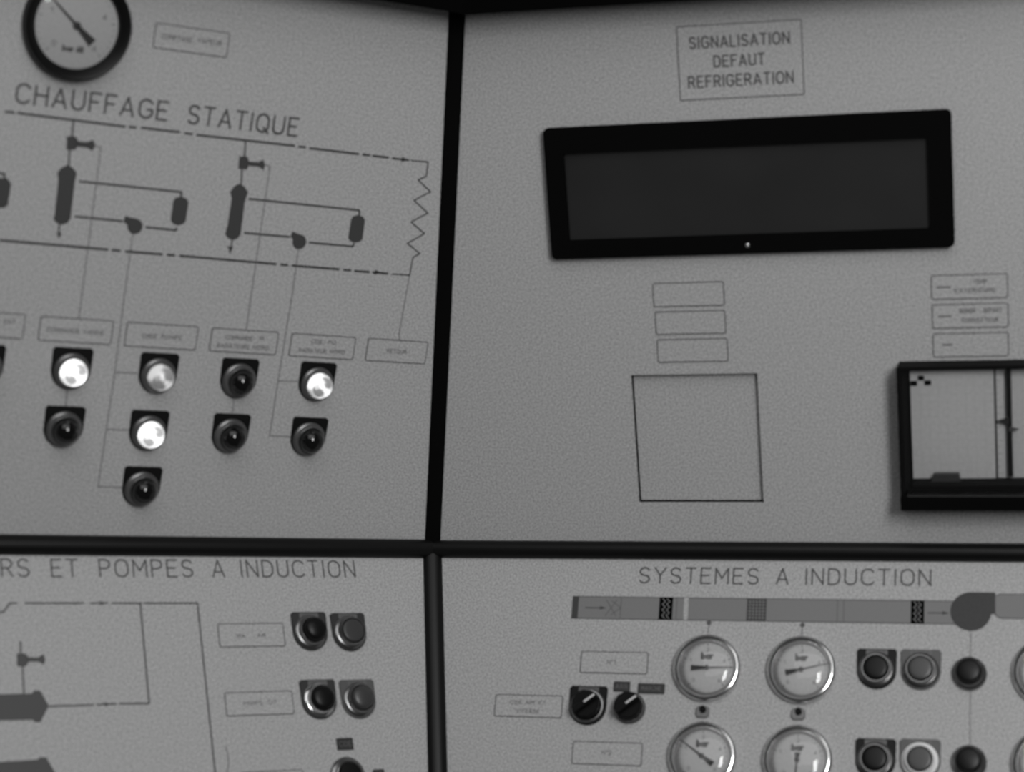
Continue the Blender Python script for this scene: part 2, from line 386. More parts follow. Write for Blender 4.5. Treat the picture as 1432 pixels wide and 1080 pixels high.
part('pipe_line', 'UL', pUL, seg('UL', z2([(-60, 505), (25, 518), (27, 546)]), 1.8), m_line_dark)
part('link_line', 'UL', pUL, seg('UL', z2([(560, 356), (594, 361)]) + [(110.3, 444.5)], 1.1), m_line_thin)
part('link_line', 'UL', pUL, multi(seg('UL', [(185.6, 328), (175.6, 400), (160.5, 520.5), (137, 680.6), (170, 681.8)], 1.1), seg('UL', [(160.5, 520.5), (192, 522)], 1.1), seg('UL', [(149, 600.6), (181.7, 601.7)], 1.1)), m_line_thin)
part('link_line', 'UL', pUL, seg('UL', z3([(272, 429), (299, 434)]) + [(344.5, 459.5)], 1.1), m_line_thin)
part('link_line', 'UL', pUL, multi(seg('UL', [(417, 349), (410.5, 400), (388.8, 533), (376.8, 609.6), (407, 610.8)], 1.1), seg('UL', [(388.8, 533), (420, 533.8)], 1.1)), m_line_thin)
part('link_line', 'UL', pUL, seg('UL', [(93.5, 545), (91.8, 569)], 1.0), m_line_thin)
part('link_line', 'UL', pUL, seg('UL', [(327, 558), (325, 579)], 1.0), m_line_thin)

# mimic of the lower left panel
z4 = zm(0, 740, 3.175)
dashes('pipe_line', 'LL', pLL, [z4(s) for s in ([(-60, 370), (14, 370), (44, 330), (73, 330)], [(112, 330), (370, 330)], [(402, 330), (475, 330)], [(497, 330), (626, 330)], [(640, 330), (876, 330), (958, 1110)],
        [(623, 334), (662, 775), (532, 776)], [(515, 777), (432, 780)], [(412, 782), (205, 788)])], 1.7, m_line_mid)
part('flow_arrow', 'LL', pLL, arrow('LL', (149.5, 844), (139.5, 844), 4.2), m_line_mid)
part('flow_arrow', 'LL', pLL, arrow('LL', (141, 985.5), (150, 985.2), 4.2), m_line_mid)
part('valve_symbol', 'LL', pLL, multi(poly('LL', z4([(74, 553), (110, 553), (124, 566), (124, 600), (110, 613), (76, 610)])), poly('LL', z4([(120, 570), (170, 571), (192, 555), (202, 580), (194, 604), (170, 590), (120, 592)]))), m_tank_low)
part('stem_line', 'LL', pLL, multi(seg('LL', z4([(90, 502), (92, 555)]), 1.6), seg('LL', z4([(100, 611), (106, 732)]), 1.6)), m_line_mid)
part('tank_symbol', 'LL', pLL, poly('LL', z4([(-80, 736), (140, 731), (152, 718), (178, 718), (216, 785), (180, 858), (155, 858), (145, 848), (-80, 853)]), .5), m_tank_low)
part('tank_symbol', 'LL', pLL, poly('LL', z4([(-80, 1040), (165, 1025), (176, 1015), (205, 1015), (246, 1085), (206, 1158), (-80, 1155)]), .5), m_tank_low)
part('scratch_mark', 'LL', pLL, seg('LL', zm(280, 760, 3.375)([(118, 958), (130, 995), (134, 1040), (126, 1085)]), .8), m_line_mid)

# mimic of the lower right panel: the air duct
z6, z7, z8 = zm(680, 780, 3.6), zm(930, 780, 3.6), zm(1180, 780, 3.6)
dt, db = P('LR', 1050, 837.6).y, P('LR', 1050, 868.8).y
def lx(x, y=853): return P('LR', x, y).x
def rect(x0, x1, y0, y1, z): return lambda bm: box(bm, x0, x1, y0, y1, 0, z)
X0, X1 = lx(800), lx(1337)
part('duct_symbol', 'LR', pLR, rect(X0, X1, db, dt, .3), m_duct)
part('duct_outline', 'LR', pLR, multi(seg('LR', [], 1) if 0 else (lambda bm: (stroke(bm, [(X0, db), (X1, db)], .9, .4), stroke(bm, [(X0, dt), (X1, dt)], .9, .4)))), m_duct_edge)
part('duct_inlet', 'LR', pLR, rect(X0, lx(808.5), db, dt, .5), m_tank)
part('duct_gap', 'LR', pLR, rect(lx(956.3), lx(962.5), db, dt, .5), m_panel)
for jx in (868, 946, 1171, 1180):
    part('duct_joint', 'LR', pLR, lambda bm: stroke(bm, [(lx(jx), db), (lx(jx), dt)], .6, .42), m_duct_edge)
part('damper_mark', 'LR', pLR, lambda bm: (stroke(bm, [(lx(847), db+3), (lx(862), dt-3)], .6, .42), stroke(bm, [(lx(847), dt-3), (lx(862), db+3)], .6, .42), stroke(bm, [(lx(855), db+4), (lx(868), (dt+db)/2), (lx(855), dt-4)], .6, .42)), m_duct_edge)
part('flow_arrow', 'LR', pLR, multi(seg('LR', [(819, 850.3), (842, 850.6)], .9, .45), arrow('LR', (848, 850.7), (839, 850.5), 3.4)), m_tank)
part('flow_arrow', 'LR', pLR, multi(seg('LR', [(1298, 857.6), (1322, 857.8)], .9, .45), arrow('LR', (1327.5, 858), (1318, 857.8), 3.6)), m_tank)
def coil(x0, x1):
    part('coil_symbol', 'LR', pLR, rect(lx(x0), lx(x1), db-.3, dt+.3, .55), m_matt)
    def zz(bm):
        for cx in (x0*.66+x1*.34, x0*.34+x1*.66):
            n = 7; stroke(bm, [(lx(cx) + (1.5 if i % 2 else -1.5), dt - 1.2 - (dt-db-2.4)*i/n) for i in range(n+1)], .7, .62)
    part('coil_zigzag', 'LR', pLR, zz, m_duct)
coil(921.7, 940.6); coil(1273.9, 1292.5)
a0, a1 = lx(1044.4), lx(1071.7)
part('filter_symbol', 'LR', pLR, rect(a0, a1, db-.2, dt+.2, .5), m_tank)
part('filter_mesh', 'LR', pLR, lambda bm: ([stroke(bm, [(a0 + (a1-a0)*i/6, db+1), (a0 + (a1-a0)*i/6, dt-1)], .7, .58) for i in range(1, 6)],
      [stroke(bm, [(a0+1, db + (dt-db)*i/7), (a1-1, db + (dt-db)*i/7)], .7, .58) for i in range(1, 7)]), m_line_thin)
fc = P('LR', 1357.6, 855.6)
part('fan_symbol', 'LR', pLR, lambda bm: prism(bm, [(fc.x + 18.6*cos(a), fc.y + 18.6*sin(a)) for a in [R(90 + 262*i/26) for i in range(27)]] + [(fc.x+20.5, fc.y-1.6), (P('LR', 1392, 860).x, P('LR', 1392, 860).y), (P('LR', 1392, 835).x, fc.y+18.6)], 0, .7), m_fan)
rd = [P('LR', *p) for p in ((1391.5, 834.5), (1398, 831.4), (1475, 831.4), (1475, 866.5), (1398, 865), (1391.5, 860))]
part('duct_symbol', 'LR', pLR, lambda bm: prism(bm, rd, 0, .45), m_duct)
part('duct_outline', 'LR', pLR, lambda bm: (stroke(bm, rd[:3], .9, .55), stroke(bm, rd[3:], .9, .55)), m_duct_edge)
for x, y in ((991.7, 871.5), (1122.5, 874.5)):
    p = P('LR', x, y)
    part('tapping_mark', 'LR', pLR, lambda bm: (lathe(bm, [(2.2, 0), (2.2, .8), (0, .8)], p.x, p.y, 12), stroke(bm, [(p.x, p.y), (p.x-.6, p.y-10)], .7, .3)), m_line_mid)
part('link_line', 'LR', pLR, seg('LR', [(1357.5, 883), (1357, 930)], .9), m_line_thin)
part('link_line', 'LR', pLR, seg('LR', [(1357, 955), (1356.5, 1055)], .9), m_line_thin)

# ------------------------------------------------------------ label plates
def label_plate(k, corners, label, lines=(), group='engraved label plates', thick=.6):
    cs = [P(k, *p) for p in corners]              # top left, top right, bottom right, bottom left
    x0, x1 = (cs[0].x+cs[3].x)/2, (cs[1].x+cs[2].x)/2; y1, y0 = (cs[0].y+cs[1].y)/2, (cs[2].y+cs[3].y)/2
    c = V(((x0+x1)/2, (y0+y1)/2)); w, h = x1-x0, y1-y0
    r = root('label_plate', k, c, label, 'label plate', group)
    bm = new(); prism(bm, rrect(w, h, 1.5), 0, thick); link('plate', bm, m_panel, r)
    bm = new(); ring(bm, rrect(w+.55, h+.55, 1.8), rrect(w-1.0, h-1.0, 1.0), 0, thick+.08); link('border_line', bm, m_border, r)
    if lines:
        bm = new(); dashed = False
        for s, a, b, hh, ww in lines:
            if s == '-':
                bd = new(); stroke(bd, [P(k, *a) - c, P(k, *b) - c], ww, thick+.12); link('trace_dash', bd, m_line_dark, r)
            else: wordpx(bm, k, s, a, b, hh, ww, c, thick+.12)
        if len(bm.verts): link('lettering', bm, m_letter if max(l[3] for l in lines) > 8 else m_letter_small, r)
    return r
za = zm(200, 20, 10.23)
label_plate('UL', za([(180, 120), (1240, 270), (1190, 620), (145, 470)]), 'wide lettered plate beside the large black-rimmed gauge',
            [('COMPTAGE', *za([(255, 345), (700, 400)]), 3.9, .75), ('VAPEUR', *za([(770, 405), (1120, 448)]), 3.9, .75)])
label_plate('UL', [(-63, 433), (35.8, 439.8), (31.4, 473.7), (-68, 467.4)], 'label plate cut by the picture edge above the cut-off dark lamp', [('EXT', (5, 452), (21, 453.2), 3.6, .7)])
zb = zm(0, 430, 4.938)
label_plate('UL', [(57.6, 441.9), (159.2, 449.2), (154, 481.7), (52.4, 475.4)], 'label plate with one line of writing above the brightest lit lamp',
            [('COMMANDE', *zb([(320, 165), (545, 178)]), 3.6, .7), ('VANNE', *zb([(570, 180), (715, 188)]), 3.6, .7)])
label_plate('UL', [(177.7, 450.3), (277.6, 457), (272.4, 489.5), (173.9, 483.4)], 'label plate above the column of three lamps',
            [('CMDE', *zb([(978, 208), (1080, 214)]), 3.6, .7), ('POMPE', *zb([(1108, 215), (1255, 222)]), 3.6, .7)])
zc = zm(285, 450, 6.509)
label_plate('UL', [(296.3, 458.3), (390.6, 464.9), (384.3, 496), (292.6, 490.5)], 'label plate with two lines of writing above a pair of dark lamps',
            [('COMMANDE', *zc([(195, 158), (440, 168)]), 3.6, .7), ('VA', *zc([(500, 162), (545, 164)]), 3.6, .7), ('RADIATEURS', *zc([(115, 232), (410, 248)]), 3.6, .7), ('NORD', *zc([(440, 250), (590, 256)]), 3.6, .7)])
label_plate('UL', [(408.2, 465.9), (498.2, 472.1), (492.4, 502.6), (403.7, 497.5)], 'label plate with two lines of writing above a lit lamp near the resistor line',
            [('CDE', *zc([(975, 196), (1078, 200)]), 3.6, .7), ('PO', *zc([(1125, 204), (1198, 208)]), 3.6, .7), ('RADIATEUR', *zc([(858, 276), (1112, 286)]), 3.6, .7), ('NORD', *zc([(1140, 286), (1280, 294)]), 3.6, .7)])
zd = zm(280, 400, 3.978)
label_plate('UL', [(515.5, 472.9), (599.3, 478.7), (593, 508.9), (510, 503.8)], 'label plate below the zigzag resistor line, beside the vertical black trim', [('RETOUR', *zd([(1035, 370), (1145, 377)]), 3.6, .7)])

zs = zm(900, 0, 5.508)
label_plate('UR', zs([(250, 210), (1215, 145), (1238, 725), (290, 775)]), 'big square plate reading SIGNALISATION DEFAUT REFRIGERATION above the display',
            [('SIGNALISATION', *zs([(352, 377), (1130, 328)]), 9.9, 1.6), ('DEFAUT', *zs([(540, 518), (938, 492)]), 9.9, 1.6), ('REFRIGERATION', *zs([(345, 677), (1160, 634)]), 9.9, 1.6)], group=None)
ze = zm(860, 370, 3.0857)
label_plate('UR', ze([(162, 82), (468, 73), (473, 175), (170, 182)]), 'blank label plate, topmost of three above the square recess', group='blank label plates')
label_plate('UR', ze([(172, 205), (475, 197), (478, 295), (180, 302)]), 'blank label plate, middle of three above the square recess', group='blank label plates')
label_plate('UR', ze([(182, 325), (485, 318), (488, 415), (187, 423)]), 'blank label plate, lowest of three, right above the square recess', group='blank label plates')
zf = zm(1290, 375, 8.31)
label_plate('UR', zf([(95, 90), (985, 60), (995, 340), (115, 362)]), 'topmost label plate over the chart recorder, with a dash and two lines',
            [('TEMP', *zf([(585, 180), (750, 174)]), 3.6, .75), ('EXTERIEURE', *zf([(375, 290), (855, 268)]), 3.6, .75), ('-', *zf([(165, 224), (322, 220)]), 1, 1.1)])
label_plate('UR', zf([(108, 428), (995, 402), (1000, 680), (125, 700)]), 'middle label plate over the chart recorder, with a dash and two lines',
            [('SONDE', *zf([(425, 518), (625, 512)]), 3.6, .75), ('DEPART', *zf([(705, 512), (925, 505)]), 3.6, .75), ('CONVECTEUR', *zf([(455, 630), (885, 616)]), 3.6, .75), ('-', *zf([(183, 562), (328, 557)]), 1, 1.1)])
label_plate('UR', zf([(115, 768), (1000, 740), (1000, 1015), (135, 1035)]), 'lowest label plate over the chart recorder, holding only a short dash', [('-', *zf([(238, 892), (342, 888)]), 1, 1.1)])

zg = zm(280, 760, 3.375)
label_plate('LL', zg([(82, 381), (388, 378), (402, 487), (90, 490)]), 'label plate beside the upper pair of push buttons', [('MA', *zg([(172, 446), (212, 446)]), 3.2, .7), ('AR', *zg([(268, 444), (308, 444)]), 3.2, .7)])
label_plate('LL', zg([(113, 705), (435, 698), (440, 805), (125, 817)]), 'label plate beside the pair of push buttons with pale collars', [('POMPE', *zg([(205, 766), (295, 762)]), 3.2, .6), ('OT', *zg([(318, 760), (362, 758)]), 3.2, .6)])
label_plate('LL', zg([(200, 1079), (485, 1073), (490, 1185), (205, 1190)]), 'label plate cut by the bottom edge of the picture beside the round switch')
label_plate('LR', z6([(485, 470), (818, 482), (808, 588), (468, 578)]), 'label plate above the two selector switches', [('N°1', *z6([(608, 536), (652, 538)]), 3.6, .7)])
label_plate('LR', z6([(48, 690), (385, 697), (380, 808), (42, 798)]), 'label plate beside the selector switch with a shield-shaped backing',
            [('CDE', *z6([(120, 736), (180, 738)]), 3.2, .65), ('AIR', *z6([(198, 738), (245, 739)]), 3.2, .65), ('ET', *z6([(265, 739), (300, 740)]), 3.2, .65), ('VITESSE', *z6([(150, 780), (268, 783)]), 3.2, .65)])
label_plate('LR', z6([(437, 924), (787, 937), (780, 1050), (432, 1038)]), 'label plate below the two selector switches', [('N°2', *z6([(582, 992), (630, 994)]), 3.6, .7)])

# ------------------------------------------------------------ shield-shaped legend plates, lamps and buttons
PW = 37.0; CY = -20.0                              # plate width; axis below the top edge
def shield(w=PW, rb=18.2):
    pts = [(-w/2+2.2, 0), (w/2-2.2, 0), (w/2, -2.2)]
    pts += [(rb*cos(a), CY + rb*sin(a)) for a in [R(-4 - 172*i/26) for i in range(27)]]
    pts += [(-w/2, -2.2)]; return pts
def backing(r, ma, legend=None, word='MARCHE'):
    bm = new(); prism(bm, shield(), 0, 2.0, .5); link('legend_plate', bm, ma, r)
    if legend:
        bm = new(); prism(bm, rrect(20, 5.0, 1, 0, -3.7), 0, 2.25); lg = link('legend_strip', bm, legend, r)
        bm = new(); text(bm, word, -7, -5.0, 14, 2.4, .45, 2.32); link('lettering', bm, m_letter, lg)
LCY = -21.2
def lamp(k, px, label, lens, word='ARRET'):
    u = P(k, *px)
    r = root('indicator_lamp', k, u, label, 'indicator lamp', 'indicator lamps of the heating panel')
    backing(r, m_black)
    bm = new(); lathe(bm, [(16.6, 1), (16.6, 3.4), (15.8, 4.4), (14.9, 4.8), (13.9, 8.2), (13.2, 8.8), (12.4, 8.4), (12.2, 4)], 0, 0); col = link('collar', bm, m_collar_dark, r, True); col.location = (0, LCY*MM, 0)
    bm = new(); n = 8
    prof = [(12.3, 3), (12.2, 8.5)] + [(12.2*cos(a), 8.5 + 12*sin(a)) for a in [R(90*i/n) for i in range(1, n)]] + [(0, 20.5)]
    lathe(bm, prof, 0, 0); l = link('lens', bm, lens, r, True); l.location = (0, LCY*MM, 0)
    return r
lamp('UL', (102.9, 486.1), 'brightest lit lamp, heading the column of two lamps', m_lit_bright)
lamp('UL', (92.3, 567.9), 'dark lamp below the brightest lit lamp', m_lens_off)
lamp('UL', (224.5, 493.6), 'dimly lit lamp with mottled cap, heading the column of three lamps', m_lit_dim)
lamp('UL', (211, 573.8), 'brightly lit lamp in the middle of the column of three', m_lit_bright)
lamp('UL', (201, 652.6), 'dark lamp at the foot of the column of three', m_lens_off)
lamp('UL', (337.3, 501.1), 'dark lamp, upper one of the pair with no lit lamp', m_lens_off)
lamp('UL', (325.5, 578.6), 'dark lamp, lower one of the pair with no lit lamp', m_lens_off)
lamp('UL', (446.4, 506.5), 'lit lamp nearest to the vertical black trim', m_lit_mid)
lamp('UL', (434.8, 583.7), 'dark lamp below the lit lamp nearest to the vertical trim', m_lens_off)
lamp('UL', (-20.5, 481), 'dark lamp cut off by the left edge of the picture', m_lens_off)

def button(k, px, label, plate, legend, ring_ma, cap, capr=11.2, caph=9.5, dome=2.5, word='ARRET', grp='push buttons with shield-shaped plates', shroud=None):
    u = P(k, *px); r = root('push_button', k, u, label, 'push button', grp)
    backing(r, plate, legend, word)
    bm = new(); lathe(bm, [(16.6, 1), (16.6, 3.2), (15.6, 4.2), (13.9, 4.8), (13.5, 9.2), (12.9, 10), (12.3, 10), (11.8, 9.2), (11.7, 4)]); o = link('collar', bm, ring_ma, r, True); o.location = (0, CY*MM, 0)
    caph += 3; bm = new(); lathe(bm, [(capr, 3), (capr, caph-.8), (capr-.6, caph)] + [((capr-.6)*cos(R(a)), caph + dome*sin(R(a))) for a in (20, 40, 60, 75)] + [(0, caph+dome)]); o = link('cap', bm, cap, r, True); o.location = (0, CY*MM, 0)
    return r
button('LL', (429.8, 856.7), 'domed black push button, upper row, next to its label plate', m_greyplate_dark, m_legend, m_chrome, m_button_black, caph=12, dome=3.5)
button('LL', (484.2, 858), 'dark grey flat push button, upper row, nearest to the trim', m_greyplate_dark, m_legend, m_chrome, m_button_grey, word='MARCHE', dome=.6, caph=8.5)
button('LL', (442.1, 951.1), 'black push button in a bright collar, second row', m_greyplate_dark, m_legend, m_chrome_bright, m_button_black)
button('LL', (497, 951.1), 'grey push button on a mid grey plate, second row by the trim', m_greyplate, m_legend, m_chrome, m_button_grey, word='MARCHE')
button('LR', (1226.7, 908.3), 'black push button beside the upper pair of gauges', m_black, m_legend, m_chrome, m_button_black, dome=1)
button('LR', (1288.3, 909.4), 'dark grey push button on a grey plate under the duct coil', m_greyplate, m_legend, m_chrome, m_button_grey, word='MARCHE', dome=.8)
button('LR', (1225, 1033.6), 'dark push button beside the lower pair of gauges', m_black, m_legend, m_chrome, m_button_black, dome=1)
button('LR', (1287.2, 1034.4), 'grey push button in a brilliant white ring, lowest row', m_greyplate, m_legend, m_white_ring, m_button_grey, word='MARCHE', dome=.6, caph=8.0)

def round_button(px, label):
    u = P('LR', *px); r = root('push_button', 'LR', u, label, 'push button', 'round push buttons without plates')
    bm = new(); lathe(bm, [(16, 0), (16, 2), (14.5, 4), (13.2, 4.8), (12.6, 8.6), (11.8, 9.2), (11.0, 8.8), (11, 4)]); link('collar', bm, m_chrome, r, True)
    bm = new(); lathe(bm, [(10.9, 3), (10.9, 14), (10.2, 15), (9.0, 15.5), (0, 15.8)]); link('cap', bm, m_button_black, r, True)
round_button((1355.5, 943), 'round black button on the line below the fan symbol')
round_button((1355, 1067), 'round black button at the foot of the fan line')

def knob(bm_parent, ang, cy, rk=13.5):
    bm = new(); n = 36
    pr = []
    for i in range(n):
        a = 2*pi*i/n; rr = rk * (1 if i % 3 else .965); pr.append((rr*cos(a), rr*sin(a)))
    prism(bm, pr, 3, 13, 1)
    kb = link('knob', bm, m_knob, bm_parent, False); kb.location = (0, cy*MM, 0)
    bm = new(); c, s = cos(ang), sin(ang); q = lambda x, y: (x*c - y*s, x*s + y*c)
    prism(bm, [q(-rk*.95, -3.4), q(rk*.95, -3.4), q(rk*.95, 3.4), q(-rk*.95, 3.4)], 12.5, 19, 1.2); grip = link('grip', bm, m_knob, kb)
    bm = new(); prism(bm, [q(rk*.0, -.9), q(rk*.92, -.9), q(rk*.92, .9), q(rk*.0, .9)], 18.8, 19.25); link('pointer_line', bm, m_white, kb)
r = root('selector_switch', 'LR', P('LR', 824.4, 960), 'selector switch on a shield-shaped black plate with a pale pointer line', 'selector switch')
backing(r, m_black, m_greyplate, 'ARRET')
bm = new(); lathe(bm, [(17, 1), (17, 3), (15.6, 4.6), (14.4, 4.8), (13.8, 4), (13.6, 2)]); o = link('collar', bm, m_chrome, r, True); o.location = (0, CY*MM, 0)
knob(r, R(38), CY)
r = root('selector_switch', 'LR', P('LR', 880.5, 990.5), 'round selector switch without backing, below two small black tags', 'selector switch')
bm = new(); lathe(bm, [(15.6, 0), (15.6, 1.6), (14.4, 3), (13.6, 3), (13.5, 1)]); link('collar', bm, m_collar_dark, r, True)
knob(r, R(38), 0, 13.2)
r = root('selector_switch', 'LL', P('LL', 485.5, 1086), 'round switch in a chrome collar cut by the bottom edge of the picture', 'selector switch')
bm = new(); lathe(bm, [(18, 0), (18, 2), (17, 3.2), (14.6, 4), (13.6, 6.8), (12.6, 7.4), (11.8, 6.8), (11.6, 3)]); link('collar', bm, m_chrome, r, True)
bm = new(); lathe(bm, [(11.3, 2), (11.3, 9), (10.6, 10), (0, 10.6)]); link('knob', bm, m_button_black, r, True)

def legend_tag(k, px, w, h, s, label):
    r = root('legend_tag', k, P(k, *px), label, 'legend tag', 'small black legend tags')
    bm = new(); prism(bm, rrect(w, h, .8), 0, 1.4, .3); link('plate', bm, m_greyplate_dark, r)
    bm = new(); text(bm, s, -w*.36, -h*.2, w*.72, h*.4, .7, 1.5); link('lettering', bm, m_legend, r)
legend_tag('LR', (869.8, 960.6), 16, 10, 'ARR', 'short black tag reading ARR above the round selector switch')
legend_tag('LR', (911, 963.5), 26, 10, 'MARCHE', 'long black tag above and beside the round selector switch')
legend_tag('LL', (482, 1041), 17, 11.5, 'CDE', 'small black tag above the round switch near the trim')
legend_tag('LL', (529.5, 1083), 12, 9, 'AR', 'tiny black tag cut by the picture bottom beside the round switch')

# ------------------------------------------------------------ gauges
def gauge(k, px, rad, label, ang, tail=.42, black=False, tip=.8, txt=True, grp='pressure gauges under the duct'):
    r = root('pressure_gauge', k, P(k, *px), label, 'pressure gauge', grp); s = rad
    hz = 14 if black else 7.5
    bm = new()
    if black: prof = [(s, 0), (s, hz-4), (s*.985, hz-1.2), (s*.955, hz), (s*.92, hz-.4), (s*.84, hz-5), (s*.80, hz-6.5), (s*.79, 3)]
    else: prof = [(s*.97, 0), (s, 2), (s, hz-3.4), (s*.985, hz-1.5), (s*.94, hz-.3), (s*.90, hz), (s*.87, hz-.6), (s*.80, hz-4), (s*.79, 2.5)]
    lathe(bm, prof, n=72); link('bezel', bm, m_case if black else m_bezel, r, True)
    bm = new(); lathe(bm, [(s*.82, 1), (s*.82, 3.0), (0, 3.0)], n=64); d = link('dial', bm, m_dial, r)
    bm = new()
    for i in range(25 if not black else 31):
        a = R(225 - 270*i/(24 if not black else 30)); big = i % 6 == 0
        stroke(bm, [(s*(.66 if big else .70)*cos(a), s*(.66 if big else .70)*sin(a)), (s*.735*cos(a), s*.735*sin(a))], .5 if not big else .8, 3.12, False)
    for i, c in enumerate('01246'):
        a = R(225 - 270*i/4); text(bm, c, s*.54*cos(a)-s*.03, s*.54*sin(a)-s*.04, s*.07, s*.10, s*.014, 3.12)
    if not black: text(bm, 'bar', -s*.16, s*.28, s*.32, s*.17, s*.06, 3.14)
    else:
        text(bm, 'bar', -s*.20, -s*.48, s*.2, s*.10, s*.03, 3.14); text(bm, 'AR', s*.06, -s*.48, s*.12, s*.10, s*.03, 3.14)
    link('dial_marking', bm, m_mark, d)
    bm = new(); c, sn = cos(ang), sin(ang); q = lambda x, y: (x*c - y*sn, x*sn + y*c)
    prism(bm, [q(0, -s*.022), q(s*tip, -.2), q(s*tip, .2), q(0, s*.022)], 4.4, 4.9)
    prism(bm, [q(s*.02, -s*.03), q(s*.02, s*.03), q(-s*tail*.8, s*.07), q(-s*tail, s*.085), q(-s*tail, -s*.085), q(-s*tail*.8, -s*.07)], 4.4, 5.0)
    lathe(bm, [(s*.07, 3), (s*.07, 5.4), (0, 5.6)], n=20); link('needle', bm, m_needle, r)
    bm = new(); n = 8; k2 = .80
    lathe(bm, [(s*k2*cos(R(90*i/n)) if i < n else 0, (hz-5.5 if black else hz-4) + (3 if black else 7)*sin(R(90*i/n))) for i in range(n+1)], n=64); link('glass', bm, m_glass, r, True)
gauge('LR', (989, 935.5), 32.4, 'chrome gauge with level needle, upper of its column, nearest to the selectors', R(2), .45)
gauge('LR', (1121, 938), 32.4, 'chrome gauge with needle tilted slightly upward, beside the black push button', R(14), .45)
gauge('LR', (982.5, 1058.5), 32.4, 'chrome gauge with needle pointing up and left, lowest by the selectors', R(145), .4)
gauge('LR', (1115.5, 1064), 32.4, 'chrome gauge with needle straight down, lowest beside the dark button', R(266), .2)
gauge('LR', (1466, 942), 32.4, 'chrome gauge cut by the right picture edge, upper one', R(20), .45)
gauge('LR', (1466, 1070), 32.4, 'chrome gauge cut by the right picture edge, lower one', R(60), .45)
gauge('UL', (105.5, 35), 46.9, 'large black-rimmed gauge at the top of the heating panel', R(140), .43, black=True, tip=.88, grp=None)

def bleed(px, label):
    r = root('bleed_valve', 'LR', P('LR', *px), label, 'bleed valve', 'small bleed valves between the gauges')
    bm = new(); prism(bm, rrect(12.5, 11, 3.5, 0, -1), 0, 3, .6); link('body', bm, m_collar_dark, r)
    bm = new(); lathe(bm, [(3.2, 2), (3.2, 6), (2.6, 7), (0, 7)], .5, 1, 20); link('screw', bm, m_knob, r, True)
    bm = new(); stroke(bm, [(-3, -4.2), (3, -4.2)], .9, 3.2); link('slot', bm, m_duct, r)
bleed((982.8, 995), 'small bleed valve between the two gauges nearest to the selectors')
bleed((1116.5, 998), 'small bleed valve between the two gauges beside the push buttons')

# ------------------------------------------------------------ display, recess and recorder
ZD = 8
cs = [P('UR', *p, ZD) for p in ((758, 181.5), (1329.8, 151.8), (1335, 344), (772.3, 365))]
x0, x1 = (cs[0].x+cs[3].x)/2, (cs[1].x+cs[2].x)/2; y1, y0 = (cs[0].y+cs[1].y)/2, (cs[2].y+cs[3].y)/2
cc = V(((x0+x1)/2, (y0+y1)/2)); dw, dh = x1-x0, y1-y0
ci = [P('UR', *p, 3) - cc for p in ((791, 216.6), (1294, 192.8), (1301.5, 317), (798.5, 334.3))]
wx0, wx1 = (ci[0].x+ci[3].x)/2, (ci[1].x+ci[2].x)/2; wy1, wy0 = (ci[0].y+ci[1].y)/2, (ci[2].y+ci[3].y)/2
r = root('annunciator_display', 'UR', cc, 'long unlit fault display in a thick black frame', 'display')
bm = new(); ring(bm, rrect(dw, dh, 5), rrect(wx1-wx0+2, wy1-wy0+2, 1, (wx0+wx1)/2, (wy0+wy1)/2), 0, ZD); link('frame', bm, m_matt, r)
bm = new(); prism(bm, rrect(wx1-wx0+2, wy1-wy0+2, 1, (wx0+wx1)/2, (wy0+wy1)/2), 0, 3); link('window', bm, m_smoke, r)
lp = P('UR', 1045.5, 342.5, ZD) - cc
bm = new(); lathe(bm, [(2.4, 0), (2.4, 1.2), (1.2, 2.6), (0, 3)], n=20); o = link('catch_screw', bm, m_chrome_bright, r, True); o.location = (lp.x*MM, lp.y*MM, ZD*MM)

hx, hy = (HOLE[0]+HOLE[2])/2, (HOLE[1]+HOLE[3])/2; hw, hh = HOLE[2]-HOLE[0], HOLE[3]-HOLE[1]
r = root('blanking_plate', 'UR', (hx, hy), 'square grey blanking plate set into the panel beside the recorder', 'blanking plate')
bm = new(); box(bm, -hw/2+1.0, hw/2-1.0, -hh/2+1.0, hh/2-1.0, -9, -7); link('plate', bm, m_panel, r)
bm = new(); box(bm, -hw/2-6, hw/2+6, -hh/2-6, hh/2+6, -12, -9.05); link('gasket', bm, m_matt, r)

ZR = 26
rc = [P('UR', 1256, 514.5, ZR), P('UR', 1259, 712, ZR)]
rx = (rc[0].x+rc[1].x)/2; ry1, ry0 = rc[0].y, rc[1].y; rw = 144; rh = ry1-ry0
print('recorder', rw, rh)
r = root('chart_recorder', 'UR', (rx + rw/2, (ry0+ry1)/2), 'paper chart recorder behind glass with black drawer lip, cut by the picture edge', 'chart recorder')
def RL(x, y, z): p = P('UR', x, y, z); return V((p.x - rx - rw/2, p.y - (ry0+ry1)/2))
hw2, hh2 = rw/2, rh/2
bm = new(); ring(bm, rrect(rw, rh-8, 1.5, 0, 4), rrect(rw-5, rh-13, 1, 0, 4), 0, ZR-3)
link('case', bm, m_case_matt, r)
bm = new(); ring(bm, rrect(rw+1, rh-7, 2, 0, 4), rrect(rw-6, rh-14, 1, 0, 4), ZR-3, ZR); dr = link('door_frame', bm, m_case_matt, r)
bm = new(); box(bm, -hw2+3, hw2-3, -hh2+10, hh2-3, ZR-2.4, ZR-1.4); link('door_glass', bm, m_glass, dr)
bm = new(); box(bm, -hw2-.5, hw2+.5, -hh2, -hh2+13.5, 0, ZR+6, .8); lip = link('drawer_lip', bm, m_matt, r)
bm = new(); box(bm, -hw2+6, hw2, -hh2+13.6, -hh2+14.6, ZR-4, ZR+5); link('bright_edge', bm, m_chrome_bright, lip)
bm = new(); box(bm, -hw2+2, hw2-2, -hh2+10, hh2-4, 0, 6); link('back_plate', bm, m_case, r)
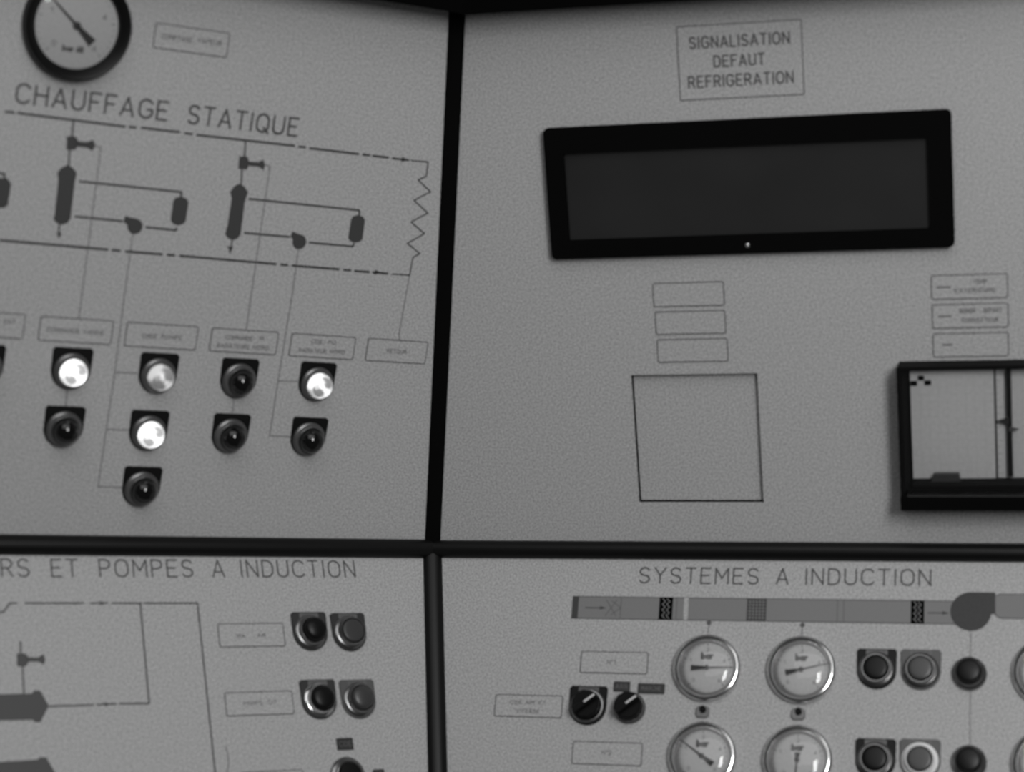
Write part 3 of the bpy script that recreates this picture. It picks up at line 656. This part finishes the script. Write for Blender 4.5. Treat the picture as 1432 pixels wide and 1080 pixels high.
a, b = RL(1275, 600, 14), RL(1391, 600, 14); pt, pb = hh2-6, -hh2+26
bm = new(); box(bm, a.x, b.x, pb, pt, 6, 14); pp = link('chart_paper', bm, m_paper, r)
bm = new()
for i in range(1, 9): stroke(bm, [(a.x + (b.x-a.x)*i/9, pb), (a.x + (b.x-a.x)*i/9, pt)], .3, 14.1, False)
for i in range(1, 14): stroke(bm, [(a.x, pb + (pt-pb)*i/14), (b.x, pb + (pt-pb)*i/14)], .25, 14.1, False)
link('chart_grid', bm, mat('chart_grid_ink', .42, .7), pp)
bm = new()
for x, y, q in ((1278, 536.5, 3.0), (1288, 529, 2.8), (1297.5, 535.5, 3.0)):
    p = RL(x, y, 15); prism(bm, rrect(q*2, q*1.5, .8, p.x, p.y), 14, 15)
link('ink_mark', bm, m_matt, pp)
c0, c1 = RL(1393, 600, 12), RL(1440, 600, 12)
bm = new(); box(bm, c0.x, c1.x, pb, pt, 6, 12); scp = link('scale_plate', bm, m_paper, r)
bm = new()
for i in range(16): stroke(bm, [(c0.x+1, pb+4 + (pt-pb-8)*i/15), (c0.x + (6 if i % 5 == 0 else 3.5), pb+4 + (pt-pb-8)*i/15)], .35, 12.1, False)
stroke(bm, [(c0.x+.5, pb), (c0.x+.5, pt)], .9, 12.1, False)
link('scale_marking', bm, m_mark, scp)
q0, q1 = RL(1408, 600, 17), RL(1415.5, 600, 17)
bm = new(); box(bm, q0.x, q1.x, pb+2, pt, 12, 17, .5); link('pointer_rail', bm, m_case, r)
p = RL(1394, 589.5, 18); q = RL(1411, 589, 18)
bm = new(); prism(bm, [(p.x, p.y-.4), (q.x, q.y-3.6), (q.x, q.y+3.6), (p.x, p.y+.4)], 17, 18); link('pointer', bm, m_needle, r)
p = RL(1425, 600.5, 18); q = RL(1411, 600.5, 18)
bm = new(); prism(bm, [(p.x, p.y-.4), (q.x, q.y-2.2), (q.x, q.y+2.2), (p.x, p.y+.4)], 17, 18); link('pointer', bm, m_collar_dark, r)
e0, e1 = RL(1302, 670, 20), RL(1343, 670, 20)
bm = new(); prism(bm, [(e0.x, pb-1), (e1.x, pb-1), (e1.x-1, pb+6), (e0.x+3, pb+6)], 14, 22); link('paper_clip', bm, mat('clip_grey_plastic', .035, .4), r)
bm = new(); box(bm, -hw2+10, hw2-10, pb-7, pb-1, 6, 18, 1.5); link('roller', bm, m_case, r)
